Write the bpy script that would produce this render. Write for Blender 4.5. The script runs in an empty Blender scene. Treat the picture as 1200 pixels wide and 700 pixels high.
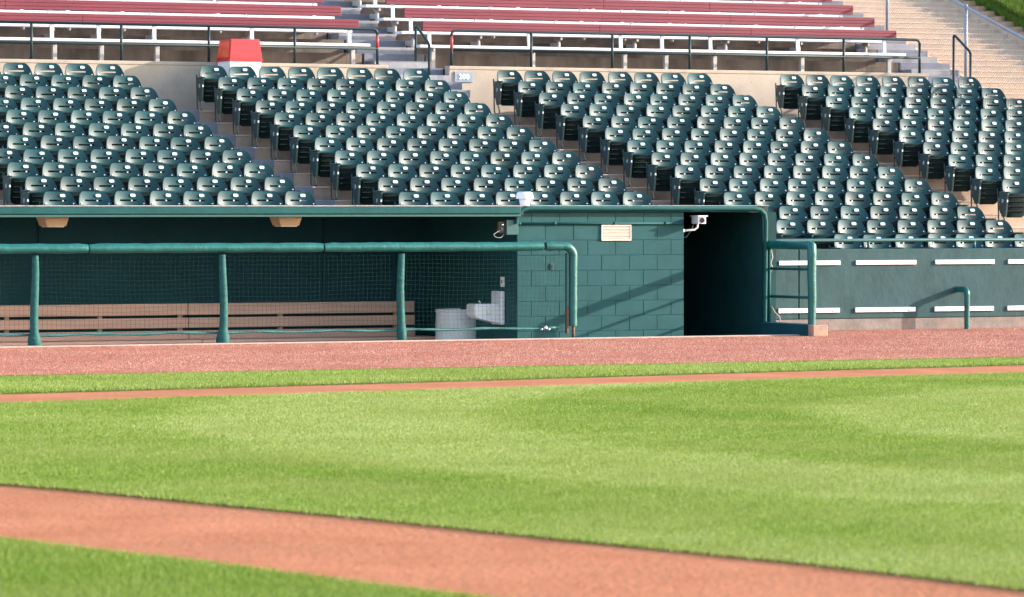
import bpy, bmesh, math, random
import numpy as np
from mathutils import Vector, Matrix
random.seed(7); rng = np.random.default_rng(7)
SC = bpy.context.scene
COL = SC.collection
R = math.radians
H = 1.6845

# ------------------------------------------------------------------ materials
def mat(name, base, rough=.6, var=.15, scale=4.0, bump=0.0, bscale=40.0, spec=.5, metal=0.0,
        stain=None, stain_scale=1.5, stain_lo=.5, stain_hi=.7, speck=None, speck_scale=80, speck_at=.68,
        rnd=0.0, coat=0.0, stretch=None, sheen=0.0):
    m = bpy.data.materials.new(name); m.use_nodes = True
    nt = m.node_tree; N = nt.nodes; L = nt.links
    b = N['Principled BSDF']
    b.inputs['Roughness'].default_value = rough
    b.inputs['Metallic'].default_value = metal
    b.inputs['Specular IOR Level'].default_value = spec
    b.inputs['Coat Weight'].default_value = coat
    g = N.new('ShaderNodeNewGeometry')
    pos = g.outputs['Position']
    if stretch:
        vm = N.new('ShaderNodeVectorMath'); vm.operation = 'MULTIPLY'
        L.new(pos, vm.inputs[0]); vm.inputs[1].default_value = stretch
        pos = vm.outputs[0]
    def noise(s, det=4, rgh=.6):
        n = N.new('ShaderNodeTexNoise'); n.inputs['Scale'].default_value = s
        n.inputs['Detail'].default_value = det; n.inputs['Roughness'].default_value = rgh
        L.new(pos, n.inputs['Vector']); return n.outputs['Fac']
    def ramp(fac, stops):
        r = N.new('ShaderNodeValToRGB'); e = r.color_ramp.elements
        while len(e) < len(stops): e.new(.5)
        for k, (p, c) in enumerate(stops):
            e[k].position = p; e[k].color = (*c, 1)
        L.new(fac, r.inputs['Fac']); return r.outputs['Color']
    def mix(fac, a, c):
        x = N.new('ShaderNodeMix'); x.data_type = 'RGBA'
        if isinstance(fac, float): x.inputs['Factor'].default_value = fac
        else: L.new(fac, x.inputs['Factor'])
        for s, v in ((6, a), (7, c)):
            if isinstance(v, tuple): x.inputs[s].default_value = (*v, 1)
            else: L.new(v, x.inputs[s])
        return x.outputs[2]
    lo = tuple(c*(1-var) for c in base); hi = tuple(min(1, c*(1+var)) for c in base)
    col = ramp(noise(scale), [(.3, lo), (.7, hi)])
    if stain:
        f = ramp(noise(stain_scale, 6, .65), [(stain_lo, (0,0,0)), (stain_hi, (1,1,1))])
        col = mix(f, col, stain)
    if speck:
        f = ramp(noise(speck_scale, 2, .5), [(speck_at, (0,0,0)), (speck_at+.06, (1,1,1))])
        col = mix(f, col, speck)
    if rnd:
        oi = N.new('ShaderNodeObjectInfo')
        hs = N.new('ShaderNodeHueSaturation')
        mr = N.new('ShaderNodeMapRange'); mr.inputs['To Min'].default_value = 1-rnd; mr.inputs['To Max'].default_value = 1+rnd
        L.new(oi.outputs['Random'], mr.inputs['Value']); L.new(mr.outputs[0], hs.inputs['Value'])
        L.new(col, hs.inputs['Color']); col = hs.outputs['Color']
    L.new(col, b.inputs['Base Color'])
    if bump:
        bp = N.new('ShaderNodeBump'); bp.inputs['Strength'].default_value = 1.0
        bp.inputs['Distance'].default_value = bump
        L.new(noise(bscale, 4, .6), bp.inputs['Height']); L.new(bp.outputs['Normal'], b.inputs['Normal'])
    return m

MT = {}
MT['seat']     = mat('seat_plastic', (.008,.045,.050), rough=.46, var=.10, scale=6, rnd=.22, bump=.0006, bscale=160, spec=.32,
                     stain=(.018,.060,.066), stain_scale=9, stain_lo=.56, stain_hi=.8)
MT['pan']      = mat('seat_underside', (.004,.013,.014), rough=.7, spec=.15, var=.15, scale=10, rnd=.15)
MT['iron']     = mat('seat_iron', (.010,.036,.037), rough=.5, var=.2, scale=14, bump=.001, bscale=90)
MT['plate']    = mat('number_plate', (.74,.76,.80), rough=.4, var=.10, scale=7, stain=(.50,.52,.55), stain_scale=8, stain_lo=.55, stain_hi=.7)
MT['bolt']     = mat('bolt_steel', (.72,.74,.78), rough=.4, var=.05, metal=.2)
MT['emblem']   = mat('emblem_cast', (.30,.36,.36), rough=.4, var=.3, scale=120)
MT['conc']     = mat('terrace_concrete', (.40,.30,.235), rough=.85, var=.16, scale=2.2, bump=.004, bscale=35,
                     stain=(.22,.165,.135), stain_scale=1.7, stain_lo=.48, stain_hi=.72)
MT['wallconc'] = mat('wall_concrete', (.44,.36,.29), rough=.85, var=.10, scale=1.6, bump=.003, bscale=45,
                     stain=(.33,.27,.225), stain_scale=2.5, stain_lo=.5, stain_hi=.75, speck=(.28,.23,.19), speck_scale=26, speck_at=.70)
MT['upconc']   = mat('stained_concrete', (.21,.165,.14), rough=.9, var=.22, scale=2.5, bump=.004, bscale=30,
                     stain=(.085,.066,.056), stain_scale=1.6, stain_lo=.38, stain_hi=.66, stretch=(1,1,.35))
MT['stepl']    = mat('step_block_grey', (.30,.29,.31), rough=.85, var=.12, scale=4, bump=.003, bscale=50, stain=(.17,.17,.19), stain_scale=3)
MT['stepd']    = mat('step_riser_blue', (.17,.175,.225), rough=.8, var=.15, scale=4, bump=.003, bscale=50, stain=(.22,.22,.25), stain_scale=3)
MT['tanstep']  = mat('tan_stairs', (.42,.285,.20), rough=.9, var=.12, scale=2, bump=.004, bscale=40, stain=(.35,.255,.19), stain_scale=1.2)
MT['edge_strip']   = mat('stair_nosing', (.50,.37,.28), rough=.85, var=.1, scale=6)
MT['alu']      = mat('white_aluminium', (.78,.78,.80), rough=.42, var=.05, scale=8, spec=.5)
MT['alugrey']  = mat('grey_leg_metal', (.42,.39,.38), rough=.55, var=.15, scale=9, stain=(.30,.24,.21), stain_scale=6, stain_lo=.55, stain_hi=.75)
MT['maroon']   = mat('maroon_plank', (.175,.030,.048), rough=.55, spec=.35, var=.14, scale=1.3, bump=.0008, bscale=60, stain=(.19,.036,.054), stain_scale=.9, stretch=(.6,1,3))
MT['railpaint']= mat('dark_rail_paint', (.017,.036,.041), rough=.5, spec=.3, var=.15, scale=9)
MT['redtape']  = mat('red_tape', (.55,.05,.05), rough=.5, var=.1, scale=20)
MT['pad']      = mat('teal_rail_padding', (.006,.110,.100), rough=.42, var=.20, scale=7, bump=.006, bscale=18, spec=.5,
                     stain=(.05,.20,.185), stain_scale=14, stain_lo=.62, stain_hi=.8)
MT['padworn']  = mat('worn_post_padding', (.018,.100,.095), rough=.65, spec=.25, var=.3, scale=16, bump=.008, bscale=30,
                     stain=(.10,.19,.185), stain_scale=22, stain_lo=.60, stain_hi=.75)
MT['fascia']   = mat('roof_fascia_paint', (.009,.080,.080), rough=.6, spec=.2, var=.14, scale=3, bump=.003, bscale=12,
                     stain=(.03,.13,.13), stain_scale=18, stain_lo=.64, stain_hi=.8)
MT['rooftop']  = mat('roof_top_edge', (.42,.42,.44), rough=.6, var=.2, scale=7, stain=(.06,.16,.16), stain_scale=8, stain_lo=.58, stain_hi=.7)
MT['block']    = mat('teal_block_paint', (.013,.076,.083), rough=.6, spec=.2, var=.10, scale=5, bump=.0022, bscale=130,
                     speck=(.11,.20,.20), speck_scale=17, speck_at=.745, stain=(.017,.087,.094), stain_scale=2)
MT['inner']    = mat('dugout_inner_paint', (.011,.060,.080), rough=.7, spec=.15, var=.12, scale=2, bump=.002, bscale=60)
MT['sidepaint']= mat('side_wall_paint', (.010,.050,.054), rough=.7, var=.15, scale=2, spec=.15)
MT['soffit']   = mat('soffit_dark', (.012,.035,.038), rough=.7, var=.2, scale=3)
MT['pit']      = mat('pit_floor_concrete', (.58,.50,.44), rough=.85, var=.2, scale=3, bump=.003)
MT['padwall']  = mat('field_wall_paint', (.038,.082,.088), rough=.7, spec=.15, var=.16, scale=2.5, bump=.006, bscale=11,
                     stain=(.046,.090,.096), stain_scale=5, stain_lo=.45, stain_hi=.75, stretch=(1,1,.7))
MT['wallbase'] = mat('field_wall_dusty_base', (.21,.175,.160), rough=.85, var=.25, scale=5, bump=.005, bscale=25,
                     stain=(.29,.20,.165), stain_scale=3)
MT['whitestrip']= mat('white_strip', (.82,.80,.83), rough=.5, var=.05, scale=9, stain=(.62,.55,.54), stain_scale=12, stain_lo=.62, stain_hi=.75)
MT['wood']     = mat('bench_wood', (.66,.39,.31), rough=.6, var=.14, scale=3, bump=.002, bscale=30, stretch=(.3,1,4))
MT['white']    = mat('white_plastic', (.88,.84,.84), rough=.5, var=.06, scale=5, stain=(.55,.48,.46), stain_scale=7, stain_lo=.6, stain_hi=.8)
MT['vent']     = mat('vent_cap_white', (.82,.74,.74), rough=.5, var=.06, scale=9)
MT['louver']   = mat('louver_cream', (.74,.66,.57), rough=.5, var=.06, scale=9)
MT['tanmetal'] = mat('tan_lamp_housing', (.52,.36,.22), rough=.5, var=.1, scale=6)
MT['chrome']   = mat('steel', (.6,.6,.62), rough=.25, var=.1, metal=.9)
MT['black']    = mat('black_plastic_and_shade', (.012,.012,.014), rough=.4, var=.2)
MT['rust_and_shade']     = mat('rusty_metal_and_shade', (.115,.072,.050), rough=.75, var=.35, scale=30, bump=.002, bscale=80)  # true rust on the rail pipe, painted shade on the outlet
MT['boxpaint'] = mat('box_paint', (.028,.105,.105), rough=.45, var=.1, scale=9)
MT['net']      = mat('net_cord', (.013,.034,.032), rough=.9, spec=.1, var=.25, scale=9)
MT['cable']    = mat('teal_cable', (.035,.15,.15), rough=.6, var=.35, scale=40, bump=.003, bscale=120)
MT['red']      = mat('red_lid_plastic', (.62,.030,.036), rough=.38, var=.05, scale=4)
MT['redin']    = mat('red_window_panel', (.95,.075,.02), rough=.3, var=.12, scale=6, stain=(.9,.2,.08), stain_scale=5, stain_lo=.55, stain_hi=.7)
MT['signgrey'] = mat('sign_grey_blue', (.24,.28,.36), rough=.5, var=.06, scale=9)
MT['signwhite']= mat('sign_white', (.8,.82,.86), rough=.5, var=.03)
MT['galv']     = mat('galvanised_steel', (.30,.32,.38), rough=.5, var=.15, scale=12, metal=.25)
MT['wire']     = mat('fence_wire', (.62,.58,.54), rough=.5, var=.1, metal=.1)
MT['track']    = mat('red_track_cinder', (.55,.205,.122), rough=.95, var=.16, scale=.9, bump=.020, bscale=38, spec=.2,
                     stain=(.40,.13,.10), stain_scale=45, stain_lo=.52, stain_hi=.66, speck=(.72,.42,.36), speck_scale=33, speck_at=.60)
MT['dirt']     = mat('infield_dirt', (.47,.178,.088), rough=.95, var=.12, scale=.7, bump=.014, bscale=22, spec=.1,
                     stain=(.40,.135,.060), stain_scale=1.3, stain_lo=.45, stain_hi=.7, speck=(.60,.30,.19), speck_scale=60, speck_at=.64)
MT['kerb']     = mat('kerb_concrete', (.46,.34,.28), rough=.85, var=.15, scale=6, bump=.002)
MT['tanblock'] = mat('tan_kerb_end', (.36,.235,.18), rough=.85, var=.15, scale=9, bump=.002)
MT['soil']     = mat('turf_soil', (.075,.115,.022), rough=.95, var=.25, scale=3, bump=.01, bscale=60, stain=(.09,.11,.03), stain_scale=.5)

def grass_mat(name, stops, patch, pscale, trans=.35):
    m = bpy.data.materials.new(name); m.use_nodes = True
    nt = m.node_tree; N = nt.nodes; L = nt.links; N.clear()
    out = N.new('ShaderNodeOutputMaterial')
    at = N.new('ShaderNodeAttribute'); at.attribute_name = 'shade'
    rp = N.new('ShaderNodeValToRGB'); e = rp.color_ramp.elements
    while len(e) < len(stops): e.new(.5)
    for k, (p, c) in enumerate(stops): e[k].position = p; e[k].color = (*c, 1)
    L.new(at.outputs['Fac'], rp.inputs['Fac'])
    g = N.new('ShaderNodeNewGeometry')
    n = N.new('ShaderNodeTexNoise'); n.inputs['Scale'].default_value = pscale; n.inputs['Detail'].default_value = 5
    L.new(g.outputs['Position'], n.inputs['Vector'])
    mr = N.new('ShaderNodeMapRange'); mr.inputs['From Min'].default_value = .42; mr.inputs['From Max'].default_value = .72
    mr.inputs['To Max'].default_value = .65
    L.new(n.outputs['Fac'], mr.inputs['Value'])
    mx = N.new('ShaderNodeMix'); mx.data_type = 'RGBA'
    L.new(mr.outputs[0], mx.inputs['Factor']); L.new(rp.outputs['Color'], mx.inputs[6]); mx.inputs[7].default_value = (*patch, 1)
    d = N.new('ShaderNodeBsdfPrincipled'); d.inputs['Roughness'].default_value = .55; d.inputs['Specular IOR Level'].default_value = .35
    t = N.new('ShaderNodeBsdfTranslucent')
    L.new(mx.outputs[2], d.inputs['Base Color']); L.new(mx.outputs[2], t.inputs['Color'])
    ms = N.new('ShaderNodeMixShader'); ms.inputs[0].default_value = trans
    L.new(d.outputs[0], ms.inputs[1]); L.new(t.outputs[0], ms.inputs[2]); L.new(ms.outputs[0], out.inputs['Surface'])
    return m
MT['grass'] = grass_mat('lawn_grass', [(.0,(.070,.140,.008)),(.35,(.168,.285,.012)),(.65,(.310,.392,.070)),(.85,(.40,.45,.17)),(1,(.64,.62,.34))], (.30,.34,.085), .55)
MT['hillgrass'] = grass_mat('bank_grass', [(.0,(.06,.12,.012)),(.5,(.12,.22,.022)),(1,(.25,.33,.05))], (.19,.25,.03), 1.2)

MT['grain'] = grass_mat('red_cinder_grain', [(0,(.33,.095,.052)),(.4,(.56,.20,.118)),(.75,(.64,.27,.175)),(1,(.86,.58,.46))], (.46,.14,.09), .7, 0.0)
MT['crumb'] = grass_mat('dirt_crumb', [(0,(.30,.10,.045)),(.5,(.50,.19,.09)),(1,(.66,.33,.2))], (.50,.185,.085), 1.0, 0.0)
# ------------------------------------------------------------------ mesh helpers
def V(*a): return Vector(a)
def box(bm, x0, x1, y0, y1, z0, z1, bev=0.0, mi=0, seg=1):
    vs = [bm.verts.new((x, y, z)) for x in (x0, x1) for y in (y0, y1) for z in (z0, z1)]
    q = [(0,1,3,2), (4,6,7,5), (0,4,5,1), (2,3,7,6), (0,2,6,4), (1,5,7,3)]
    fs = [bm.faces.new([vs[i] for i in f]) for f in q]
    for f in fs: f.material_index = mi
    if bev:
        es = list({e for f in fs for e in f.edges})
        r = bmesh.ops.bevel(bm, geom=es, offset=bev, segments=seg, affect='EDGES', profile=.5)
        for f in r['faces']: f.material_index = mi
def hexa(bm, pts, mi=0):
    """8 points: bottom ring of 4 then top ring of 4."""
    vs = [bm.verts.new(p) for p in pts]
    for f in ((3,2,1,0), (4,5,6,7), (0,1,5,4), (1,2,6,5), (2,3,7,6), (3,0,4,7)):
        bm.faces.new([vs[i] for i in f]).material_index = mi
def tube(bm, pts, r, seg=8, mi=0, cap=True):
    pts = [Vector(p) for p in pts]; n = len(pts)
    rad = r if isinstance(r, (list, tuple)) else [r]*n
    rings = []; up = None
    for i, p in enumerate(pts):
        t = (pts[min(i+1, n-1)] - pts[max(i-1, 0)]).normalized()
        if up is None:
            up = Vector((0,0,1)) if abs(t.z) < .9 else Vector((0,1,0))
        s = t.cross(up).normalized(); u = s.cross(t).normalized(); up = u
        rings.append([bm.verts.new(p + (s*math.cos(2*math.pi*k/seg) + u*math.sin(2*math.pi*k/seg))*rad[i]) for k in range(seg)])
    for a, b in zip(rings, rings[1:]):
        for k in range(seg):
            f = bm.faces.new((a[k], a[(k+1) % seg], b[(k+1) % seg], b[k])); f.material_index = mi; f.smooth = True
    if cap:
        bm.faces.new(rings[0][::-1]).material_index = mi; bm.faces.new(rings[-1]).material_index = mi
def lathe(bm, prof, cx, cy, seg=24, mi=0):
    rings = [[bm.verts.new((cx + r*math.cos(2*math.pi*k/seg), cy + r*math.sin(2*math.pi*k/seg), z)) for k in range(seg)] for r, z in prof]
    for a, b in zip(rings, rings[1:]):
        for k in range(seg):
            f = bm.faces.new((a[k], a[(k+1) % seg], b[(k+1) % seg], b[k])); f.material_index = mi; f.smooth = True
    bm.faces.new(rings[0][::-1]).material_index = mi; bm.faces.new(rings[-1]).material_index = mi
def prism_x(bm, prof, x0, x1, mi=0):
    """polygon profile in (y, z), extruded along X."""
    a = [bm.verts.new((x0, y, z)) for y, z in prof]; b = [bm.verts.new((x1, y, z)) for y, z in prof]
    n = len(prof)
    for k in range(n):
        bm.faces.new((a[k], a[(k+1) % n], b[(k+1) % n], b[k])).material_index = mi
    bm.faces.new(a[::-1]).material_index = mi; bm.faces.new(b).material_index = mi
def arc(c, r, a0, a1, n, plane='xz'):
    out = []
    for k in range(n+1):
        a = R(a0 + (a1-a0)*k/n)
        if plane == 'xz': out.append((c[0]+r*math.cos(a), c[1], c[2]+r*math.sin(a)))
        else: out.append((c[0], c[1]+r*math.cos(a), c[2]+r*math.sin(a)))
    return out
def mesh(name, bm, mats, smooth=None):
    bmesh.ops.recalc_face_normals(bm, faces=bm.faces[:])
    me = bpy.data.meshes.new(name); bm.to_mesh(me); bm.free()
    for m in (mats if isinstance(mats, (list, tuple)) else [mats]): me.materials.append(m)
    if smooth is not None:
        me.shade_smooth(); me.set_sharp_from_angle(angle=R(smooth))
    return me
def obj(name, bm, mats, parent=None, smooth=None, loc=None):
    o = bpy.data.objects.new(name, mesh(name, bm, mats, smooth)); COL.objects.link(o)
    if parent is not None: o.parent = parent
    if loc is not None: o.location = loc
    return o
def tag(o, label=None, cat=None, group=None, kind=None):
    if label: o['label'] = label
    if cat: o['category'] = cat
    if group: o['group'] = group
    if kind: o['kind'] = kind
    return o
def empty(name, loc, label, cat, group=None):
    o = bpy.data.objects.new(name, None); COL.objects.link(o); o.location = loc; o.empty_display_size = .1
    return tag(o, label, cat, group)
class Part:
    """children of one thing, modelled in world coordinates and shifted to the thing's base"""
    def __init__(s, root): s.root = root; s.inv = Matrix.Translation(-Vector(root.location))
    def __call__(s, name, bm, mats, smooth=None, parent=None):
        bm.transform(s.inv); return obj(name, bm, mats, parent or s.root, smooth)
B = bmesh.new

# ------------------------------------------------------------------ ground
def sheet(name, poly, z, m, label=None, thick=0.0):
    bm = B(); vs = [bm.verts.new((x, y, z)) for x, y in poly]; f = bm.faces.new(vs)
    if thick:
        r = bmesh.ops.extrude_face_region(bm, geom=[f])
        bmesh.ops.translate(bm, vec=(0,0,-thick), verts=[v for v in r['geom'] if isinstance(v, bmesh.types.BMVert)])
    o = obj(name, bm, m); o['kind'] = 'structure'
    if label: o['label'] = label
    return o
# base ground: dirt everywhere, with an opening for the sunken dugout
bm = B()
for (x0, x1, y0, y1) in ((-300,330,-200,46.7), (-300,11,46.7,50.9), (26.1,330,46.7,50.9), (-300,330,50.9,400)):
    bm.faces.new([bm.verts.new(p) for p in ((x0,y0,-.012), (x1,y0,-.012), (x1,y1,-.012), (x0,y1,-.012))])
tag(obj('ground', bm, MT['dirt']), 'orange dirt of the ball field', kind='structure')
far_edge = [(-8,31.2), (3,32.8), (11.07,34.04), (13.6,34.46), (16.35,34.91), (19.34,35.41), (22.49,35.80), (30,36.9), (45,39.0)]
near_edge = [(10.4,11.0), (9.95,13.9), (9.67,15.37), (9.46,16.9), (9.22,17.87), (8.97,18.93), (8.78,19.92), (8.56,20.85), (8.33,21.66), (8.02,23.12), (7.74,23.95), (6.95,26.1), (5.3,28.6), (2,30.6), (-8,31.0)]
infield = [(a-.3, b-.55) for a, b in far_edge] + [(45,8), (11.5,8)] + near_edge
infield_base = [(a-.3, b-.55) for a, b in far_edge] + [(45,8), (11.6,8)] + [(a+.07, b+.02) for a, b in near_edge]
sheet('infield', infield_base, .004, MT['soil'], thick=.02)
strip = [(-8,38.52), (45,38.62), (45,38.6), (34,38.9), (23.46,37.3), (20.13,36.83), (16.95,36.24), (14.11,35.8), (11.52,35.42), (3,34.15), (-8,32.5)]
sheet('lawn', strip, .004, MT['soil'], thick=.02)
near = [(5.2,22.5), (5.95,21.2), (6.43,19.95), (6.65,19.11), (6.92,18.05), (7.12,17.05), (7.25,16.37), (7.42,15.6), (7.9,13.5), (8.5,10), (-2,10), (-2,24)]
sheet('near_lawn', near, .004, MT['soil'], thick=.02)
sheet('warning_track', [(-20,39.16), (60,39.16), (60,48.42), (26.16,48.42), (26.16,46.66), (-20,46.66)], 0.0, MT['track'])
bm = B(); box(bm, 11.0, 26.35, 46.64, 46.80, -.25, .016, .006)
tag(obj('kerb', bm, MT['kerb']), kind='structure')

# grass: single-triangle blades in one mesh per lawn
def inside(poly, x, y):
    c = np.zeros(len(x), bool); n = len(poly); j = n-1
    for i in range(n):
        xi, yi = poly[i]; xj, yj = poly[j]
        if yi != yj:
            cond = ((yi > y) != (yj > y)) & (x < (xj-xi)*(y-yi)/(yj-yi) + xi)
            c ^= cond
        j = i
    return c
def blades(name, x, y, z, hgt, wid, shade, m, lean=.5):
    n = len(x); z = np.broadcast_to(z, x.shape)
    a = rng.uniform(0, 2*math.pi, n); la = rng.uniform(0, 2*math.pi, n)
    h = hgt*rng.uniform(.55, 1.15, n); ll = h*lean*rng.uniform(.1, 1, n)
    w = wid*rng.uniform(.6, 1.2, n)*.5
    co = np.empty((n, 3, 3), np.float32)
    co[:,0] = np.stack([x-w*np.cos(a), y-w*np.sin(a), z], 1)
    co[:,1] = np.stack([x+w*np.cos(a), y+w*np.sin(a), z], 1)
    co[:,2] = np.stack([x+ll*np.cos(la), y+ll*np.sin(la), z+h], 1)
    me = bpy.data.meshes.new(name)
    me.vertices.add(n*3); me.vertices.foreach_set('co', co.ravel())
    me.loops.add(n*3); me.loops.foreach_set('vertex_index', np.arange(n*3, dtype=np.int32))
    me.polygons.add(n); me.polygons.foreach_set('loop_start', np.arange(0, n*3, 3, dtype=np.int32))
    at = me.attributes.new('shade', 'FLOAT', 'FACE'); at.data.foreach_set('value', shade.astype(np.float32))
    me.update(calc_edges=True); me.materials.append(m)
    o = bpy.data.objects.new(name, me); COL.objects.link(o); o['kind'] = 'stuff'
    return o
def scatter(poly, x0, x1, y0, y1, dens):
    n = int((x1-x0)*(y1-y0)*dens)
    x = rng.uniform(x0, x1, n); y = rng.uniform(y0, y1, n)
    k = inside(poly, x + rng.normal(0,.028,n) + .03*lowfreq(x, y, 2.5, 77), y + rng.normal(0,.05,n))
    # keep the wedge the place is seen from, with a margin for a step to the side
    left = .275*y + .2 - 1.6; right = .628*y + .2 + 2.0
    k &= (x > left) & (x < right)
    return x[k], y[k]
def lowfreq(x, y, s, seed):
    r = np.random.default_rng(seed); v = np.zeros_like(x)
    for _ in range(7):
        k = r.normal(0, s, 2); v += np.sin(k[0]*x + k[1]*y + r.uniform(0, 6.28))
    return v/7
def mow_sheen(x, y):
    # rings mown round the middle of the infield, each about 2.6 m wide; the sheen of leaning blades is put into the colour: +1 pale, -1 dark
    r = np.hypot(x-22.2, y-26.0) + .10*lowfreq(x, y, 1.3, 5)
    t = (r - 6.7)/2.6
    s = np.clip(-np.sin(np.pi*t)*3.2, -1, 1)
    return s*np.where(r > 11.9, .55, 1.0)
xs, ys = [], []
for (y0, y1, d) in ((12, 20, 15000), (20, 26, 12500), (26, 37.5, 8500)):
    x, y = scatter(infield, 2, 27, y0, y1, d); xs.append(x); ys.append(y)
x = np.concatenate(xs); y = np.concatenate(ys)
sh = np.clip(.50 + .125*mow_sheen(x, y) + .10*lowfreq(x, y, 1.0, 3) + .12*lowfreq(x, y, 5.0, 4) + rng.normal(0, .24, len(x)), 0, 1)
tag(blades('infield_grass', x, y, .003, .021, np.where(y < 22, .0042, .0064), sh, MT['grass'], .9), 'short bright green infield grass with faint mowing bands')
x, y = scatter(strip, 6, 28, 32, 39.3, 7000)
sh = np.clip(.50 + .15*lowfreq(x, y, 1.0, 8) + .12*lowfreq(x, y, 4.0, 9) + rng.normal(0, .24, len(x)), 0, 1)
tag(blades('strip_grass', x, y, .003, .030, .0070, sh, MT['grass'], .9), 'narrow strip of green grass beside the red track')
x, y = scatter(near, 2, 9, 12, 24, 13000)
sh = np.clip(.34 + .15*lowfreq(x, y, 1.2, 18) + rng.normal(0, .24, len(x)), 0, 1)
tag(blades('near_grass', x, y, .003, .028, .0045, sh, MT['grass'], .9), 'blurred green grass nearest the viewer')
del xs, ys
def grains(name, x, y, z, size, shade, m):
    n = len(x); co = np.empty((n, 4, 3), np.float32); a0 = rng.uniform(0, 6.28, n); sz = size*rng.uniform(.45, 1.25, n)
    for k in range(3):
        a = a0 + k*2.094
        co[:,k] = np.stack([x+sz*np.cos(a), y+sz*np.sin(a), np.full(n, z-.002)], 1)
    co[:,3] = np.stack([x+sz*rng.uniform(-.4,.4,n), y+sz*rng.uniform(-.4,.4,n), z+sz*rng.uniform(.5,1.1,n)], 1)
    idx = np.array([0,1,3, 1,2,3, 2,0,3], np.int32)[None] + 4*np.arange(n, dtype=np.int32)[:,None]
    me = bpy.data.meshes.new(name)
    me.vertices.add(n*4); me.vertices.foreach_set('co', co.ravel())
    me.loops.add(n*9); me.loops.foreach_set('vertex_index', idx.ravel())
    me.polygons.add(n*3); me.polygons.foreach_set('loop_start', np.arange(0, n*9, 3, dtype=np.int32))
    at = me.attributes.new('shade', 'FLOAT', 'FACE'); at.data.foreach_set('value', np.repeat(shade, 3).astype(np.float32))
    me.update(calc_edges=True); me.materials.append(m)
    o = bpy.data.objects.new(name, me); COL.objects.link(o); o['kind'] = 'stuff'
    return o
trk = [(-20,39.2), (60,39.2), (60,48.36), (26.25,48.36), (26.25,46.6), (-20,46.6)]
path = [(4,32), (8,23.9), (8.9,19), (9.7,15.0), (10.2,12), (8,12), (7.3,16), (6.5,19.5), (5,23.5), (2,26)]
x, y = scatter(path, 2, 11, 12, 32, 260)
tag(grains('dirt_crumbs', x, y, -.012, .0065, np.clip(rng.normal(.50,.18,len(x)),0,1), MT['crumb']), 'loose orange clay crumbs on the dirt path')
x, y = scatter(trk, 8, 33, 39.1, 48.4, 4400)
tag(grains('track_gravel', x, y, .0, .0090, np.clip(rng.normal(.48,.30,len(x)),0,1), MT['grain']), 'coarse red cinder grains covering the warning track')

# ------------------------------------------------------------------ lower seating terrace
Y0S, TR, RI = 51.33, .7576, .194
def tread_z(r): return 1.17 + RI*r
def riser_y(r): return Y0S + TR*r - .507          # front edge of tread r
def profile(r0, r1, yend, zbase):
    p = [(riser_y(r0), zbase)]
    for r in range(r0, r1+1):
        p.append((riser_y(r), tread_z(r)))
        p.append((riser_y(r+1) if r < r1 else yend, tread_z(r)))
    p.append((yend, zbase)); return p
ter = empty('seating_terrace', (24, 50.9, 0), 'tan concrete terrace stepping up under the green folding seats', 'grandstand')
P = Part(ter)
bm = B()
prism_x(bm, profile(0, 10, 59.74, -.3), 10.0, 26.3)
prism_x(bm, [(48.62, -.3), (48.62, tread_z(-3))] + profile(-3, 10, 59.74, -.3)[2:], 26.302, 36.52)
P('terrace_body', bm, MT['conc'])
for x0, x1, r0 in ((16.25,17.05,1), (21.20,22.13,1), (26.32,26.78,-2)):
    for r in range(r0, 11):
        bm = B(); yb = riser_y(r)
        box(bm, x0, x1, yb-.018, yb+.30, tread_z(r-1)+.003, tread_z(r)+.005, .006)
        P('step', bm, MT['stepd'])
bm = B()
for r in range(-2, 11):
    yb = riser_y(r)
    if r > 0: box(bm, 10.0, 26.30, yb-.010, yb+.05, tread_z(r)-.020, tread_z(r)+.003, .005)
    box(bm, 26.304, 36.515, yb-.010, yb+.05, tread_z(r)-.020, tread_z(r)+.003, .005)
P('edge_strip', bm, MT['kerb'])  # lighter concrete strips paint in the lit tread edges

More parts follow.
